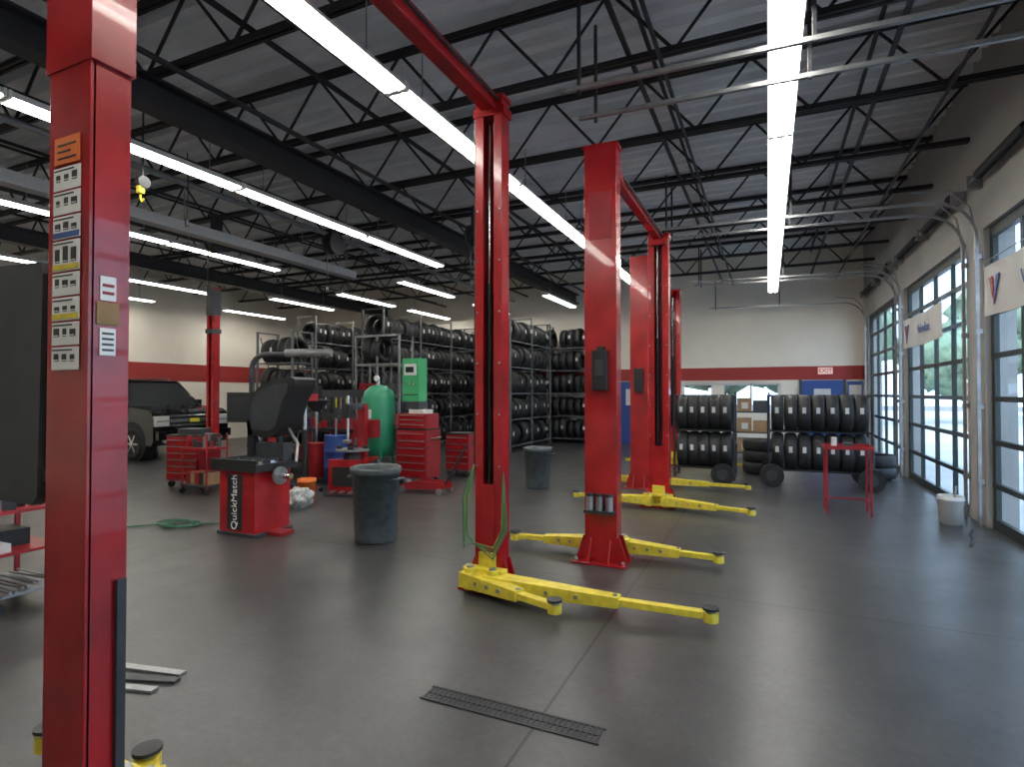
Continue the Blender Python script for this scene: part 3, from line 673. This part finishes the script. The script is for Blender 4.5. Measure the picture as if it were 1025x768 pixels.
for s in (-1,1):
    m.tube([(X0-1.28*k_,Yc+s*wy0,1.25),(X0-2.05*k_,Yc+s*wy1,1.85),(X0-4.9*k_,Yc+s*wy1,1.85),(X0-5.05*k_,Yc+s*wy0,1.25)],.04,CARP,6)
    for xx,xt in ((-2.6,-2.6),(-3.7,-3.65),(-4.5,-4.5)): m.cyl((X0+xx*k_,Yc+s*wy0,1.25),(X0+xt*k_,Yc+s*wy1,1.85),.045,CARP,6)
    m.tube([(X0-2.3*k_,Yc+s*.65,1.88),(X0-2.4*k_,Yc+s*.65,1.96),(X0-4.6*k_,Yc+s*.65,1.96),(X0-4.7*k_,Yc+s*.65,1.88)],.02,DGR,6)
    m.box((X0-1.75*k_,Yc+s*(W/2+.12),1.32),(.12,.24,.18),CARP)
    for xx in (-.75,-3.2):
        m.cyl((X0+xx,Yc+s*(W/2-.28),.42),(X0+xx,Yc+s*(W/2+.004),.42),.49,BLK,28)
        tyre(m,(X0+xx,Yc+s*(W/2-.1),.39),(0,1,0),1.2,28,TP)
        m.cyl((X0+xx,Yc+s*(W/2-.2),.39),(X0+xx,Yc+s*(W/2),.39),.25,STEEL,24)
        for k in range(6):
            a=R(60*k); m.box((X0+xx+.13*math.cos(a),Yc+s*(W/2+.01),.39+.13*math.sin(a)),(.2,.03,.05),CHR,0,Matrix.Rotation(-a,4,'Y'))
        m.cyl((X0+xx,Yc+s*(W/2),.39),(X0+xx,Yc+s*(W/2+.035),.39),.06,CHR,14)
    for xx in (-2.1,-3.0): m.box((X0+xx,Yc+s*(W/2+.015),1.08),(.2,.03,.035),CHR)
    m.box((X0-2.0,Yc+s*(W/2+.01),.62),(1.3,.03,.07),DGR)
    m.box((X0-.02,Yc+s*.80,.93),(.16,.34,.24),LAMPH); m.box((X0+.05,Yc+s*.78,.93),(.03,.3,.03),CHR); m.cyl((X0,Yc+s*.7,.48),(X0+.06,Yc+s*.7,.48),.07,LAMPH,14)
m.box((X0+.01,Yc,.93),(.08,1.2,.28),BLK)
for z in (.82,.93,1.04): m.box((X0+.05,Yc,z),(.03,1.2,.035 if z!=.93 else .07),CHR)
m.box((X0+.065,Yc,.93),(.02,.25,.09),YEL)
m.box((X0+.06,Yc,.6),(.18,1.9,.2),CARP); m.box((X0+.1,Yc,.45),(.12,1.3,.14),DGR); m.box((X0+.16,Yc,.6),(.02,.32,.14),PAPER)
m.done('suv_car',.02)

# ------------------------------------------------------------------ banners
def banner(y0,y1,z0,z1,label):
    m=MB(); x=XR-.14
    n=16; vs=[]
    for i in range(n+1):
        y=y0+(y1-y0)*i/n; dx=.012*math.sin(i*1.3); sag=.03*math.sin(math.pi*i/n)
        vs+=[(x+dx,y,z0-sag),(x+dx,y,z1-sag)]
    m.add(vs,[(2*i,2*i+1,2*i+3,2*i+2) for i in range(n)],CLOTH,None,True)
    m.cyl((x,y0-.45,z1+.05),(x,y1+.45,z1+.05),.006,STEEL,5)
    for y in (y0+.02,y1-.02): m.cyl((x,y,z1-.02),(x,y,z1+.05),.005,STEEL,5)
    c=y1-.4; w=.2; T=Matrix.Translation((x-.02,c,(z0+z1)/2-.03))@Matrix.Rotation(R(-90),4,'Z')
    m.prism([(-w*.75,.15),(-w*.3,.15),(0,-.05),(.0,-.16)],.008,RED,T); m.prism([(w*.3,.15),(w*.75,.15),(0,-.16),(0,-.05)],.008,BLUE,T)
    o=m.done('hanging_banner',0,(x,(y0+y1)/2,z0))
    text('letters',label,.2,BLUE,Matrix.Translation((x-.025,(y0+y1)/2-.3,(z0+z1)/2-.03))@Matrix.Rotation(R(-90),4,'Z')@Matrix.Rotation(R(90),4,'X'),o)
banner(5.6,7.95,2.45,3.0,'Valvoline'); banner(9.6,12.1,2.38,2.88,'Valvoline')

# ------------------------------------------------------------------ exterior
m=MB(); m.bb(-60,80,-40,90,-.35,-.21,ASPH); m.done('ground_outside')
m=MB(); m.bb(XR+.3,40,-20,60,-.2,-.04,mat('driveway_concrete',(0.5,0.5,0.49),0.9,0,0.1,1)); m.done('driveway')
def tree(x,y,h,r):
    bm=bmesh.new(); 
    for k in range(5):
        mtx=Matrix.Translation((random.uniform(-r,r)*.6,random.uniform(-r,r)*.6,h*.62+random.uniform(-.05,.3)*h*.6))
        g=bmesh.ops.create_icosphere(bm,subdivisions=3,radius=r*random.uniform(.6,.8),matrix=mtx)
        for v in g['verts']: v.co+=Vector((mn.noise(v.co*1.3),mn.noise(v.co*1.3+Vector((9,0,0))),mn.noise(v.co*1.3+Vector((0,9,0)))))*r*.35
    me=bpy.data.meshes.new('t'); bm.to_mesh(me); bm.free(); 
    mb=MB(); mb.add([v.co.copy() for v in me.vertices],[tuple(p.vertices) for p in me.polygons],LEAF,None,True)
    mb.cyl((0,0,0),(0,0,h*.6),.15,BARK,10,r2=.09)
    o=mb.done('tree'); o.location=(x,y,-.04)
for x,y,h,r in ((13,26,5,2.0),(17,32,6,2.6),(10,37,5,2.2),(22,26,6,2.6),(19,44,7,3),(-2,30,6,2.8),(2,32,6,2.8),(-6,31,6,2.6),(28,38,7,3),(14,46,8,3.2)): tree(x,y,h,r)
m=MB()
for y in (15,22,29): m.bb(7.6,8.1,y,y+.5,-.04,2.0,BRICK); m.bb(7.5,8.2,y-.1,y+.6,2.0,2.12,CREAM)
m.done('brick_fence')

# ------------------------------------------------------------------ world, camera
w=bpy.data.worlds.new('world'); bpy.context.scene.world=w; w.use_nodes=True
nt=w.node_tree; bg=nt.nodes['Background']; sky=nt.nodes.new('ShaderNodeTexSky'); sky.sky_type='NISHITA'; sky.sun_disc=False; sky.sun_elevation=R(50); sky.sun_rotation=R(200); sky.air_density=1.2; sky.dust_density=2
mxw=nt.nodes.new('ShaderNodeMix'); mxw.data_type='RGBA'; mxw.inputs[0].default_value=.65; mxw.inputs[7].default_value=(9,11,13.5,1)
nt.links.new(sky.outputs[0],mxw.inputs[6]); nt.links.new(mxw.outputs[2],bg.inputs[0]); bg.inputs[1].default_value=.42
s=bpy.data.lights.new('sun','SUN'); s.energy=3.0; s.angle=R(2); so=bpy.data.objects.new('sun',s); bpy.context.collection.objects.link(so); so.rotation_euler=(R(35),R(-25),0)
cam=bpy.data.cameras.new('camera'); co=bpy.data.objects.new('camera',cam); bpy.context.collection.objects.link(co)
cam.sensor_width=36; cam.lens=565/1025*36; cam.clip_start=.05
co.location=(0,0,1.6); co.rotation_euler=(R(90+.9),0,R(24.4))
bpy.context.scene.camera=co
bpy.context.scene.view_settings.view_transform='Standard'
bpy.context.scene.view_settings.exposure=0.08
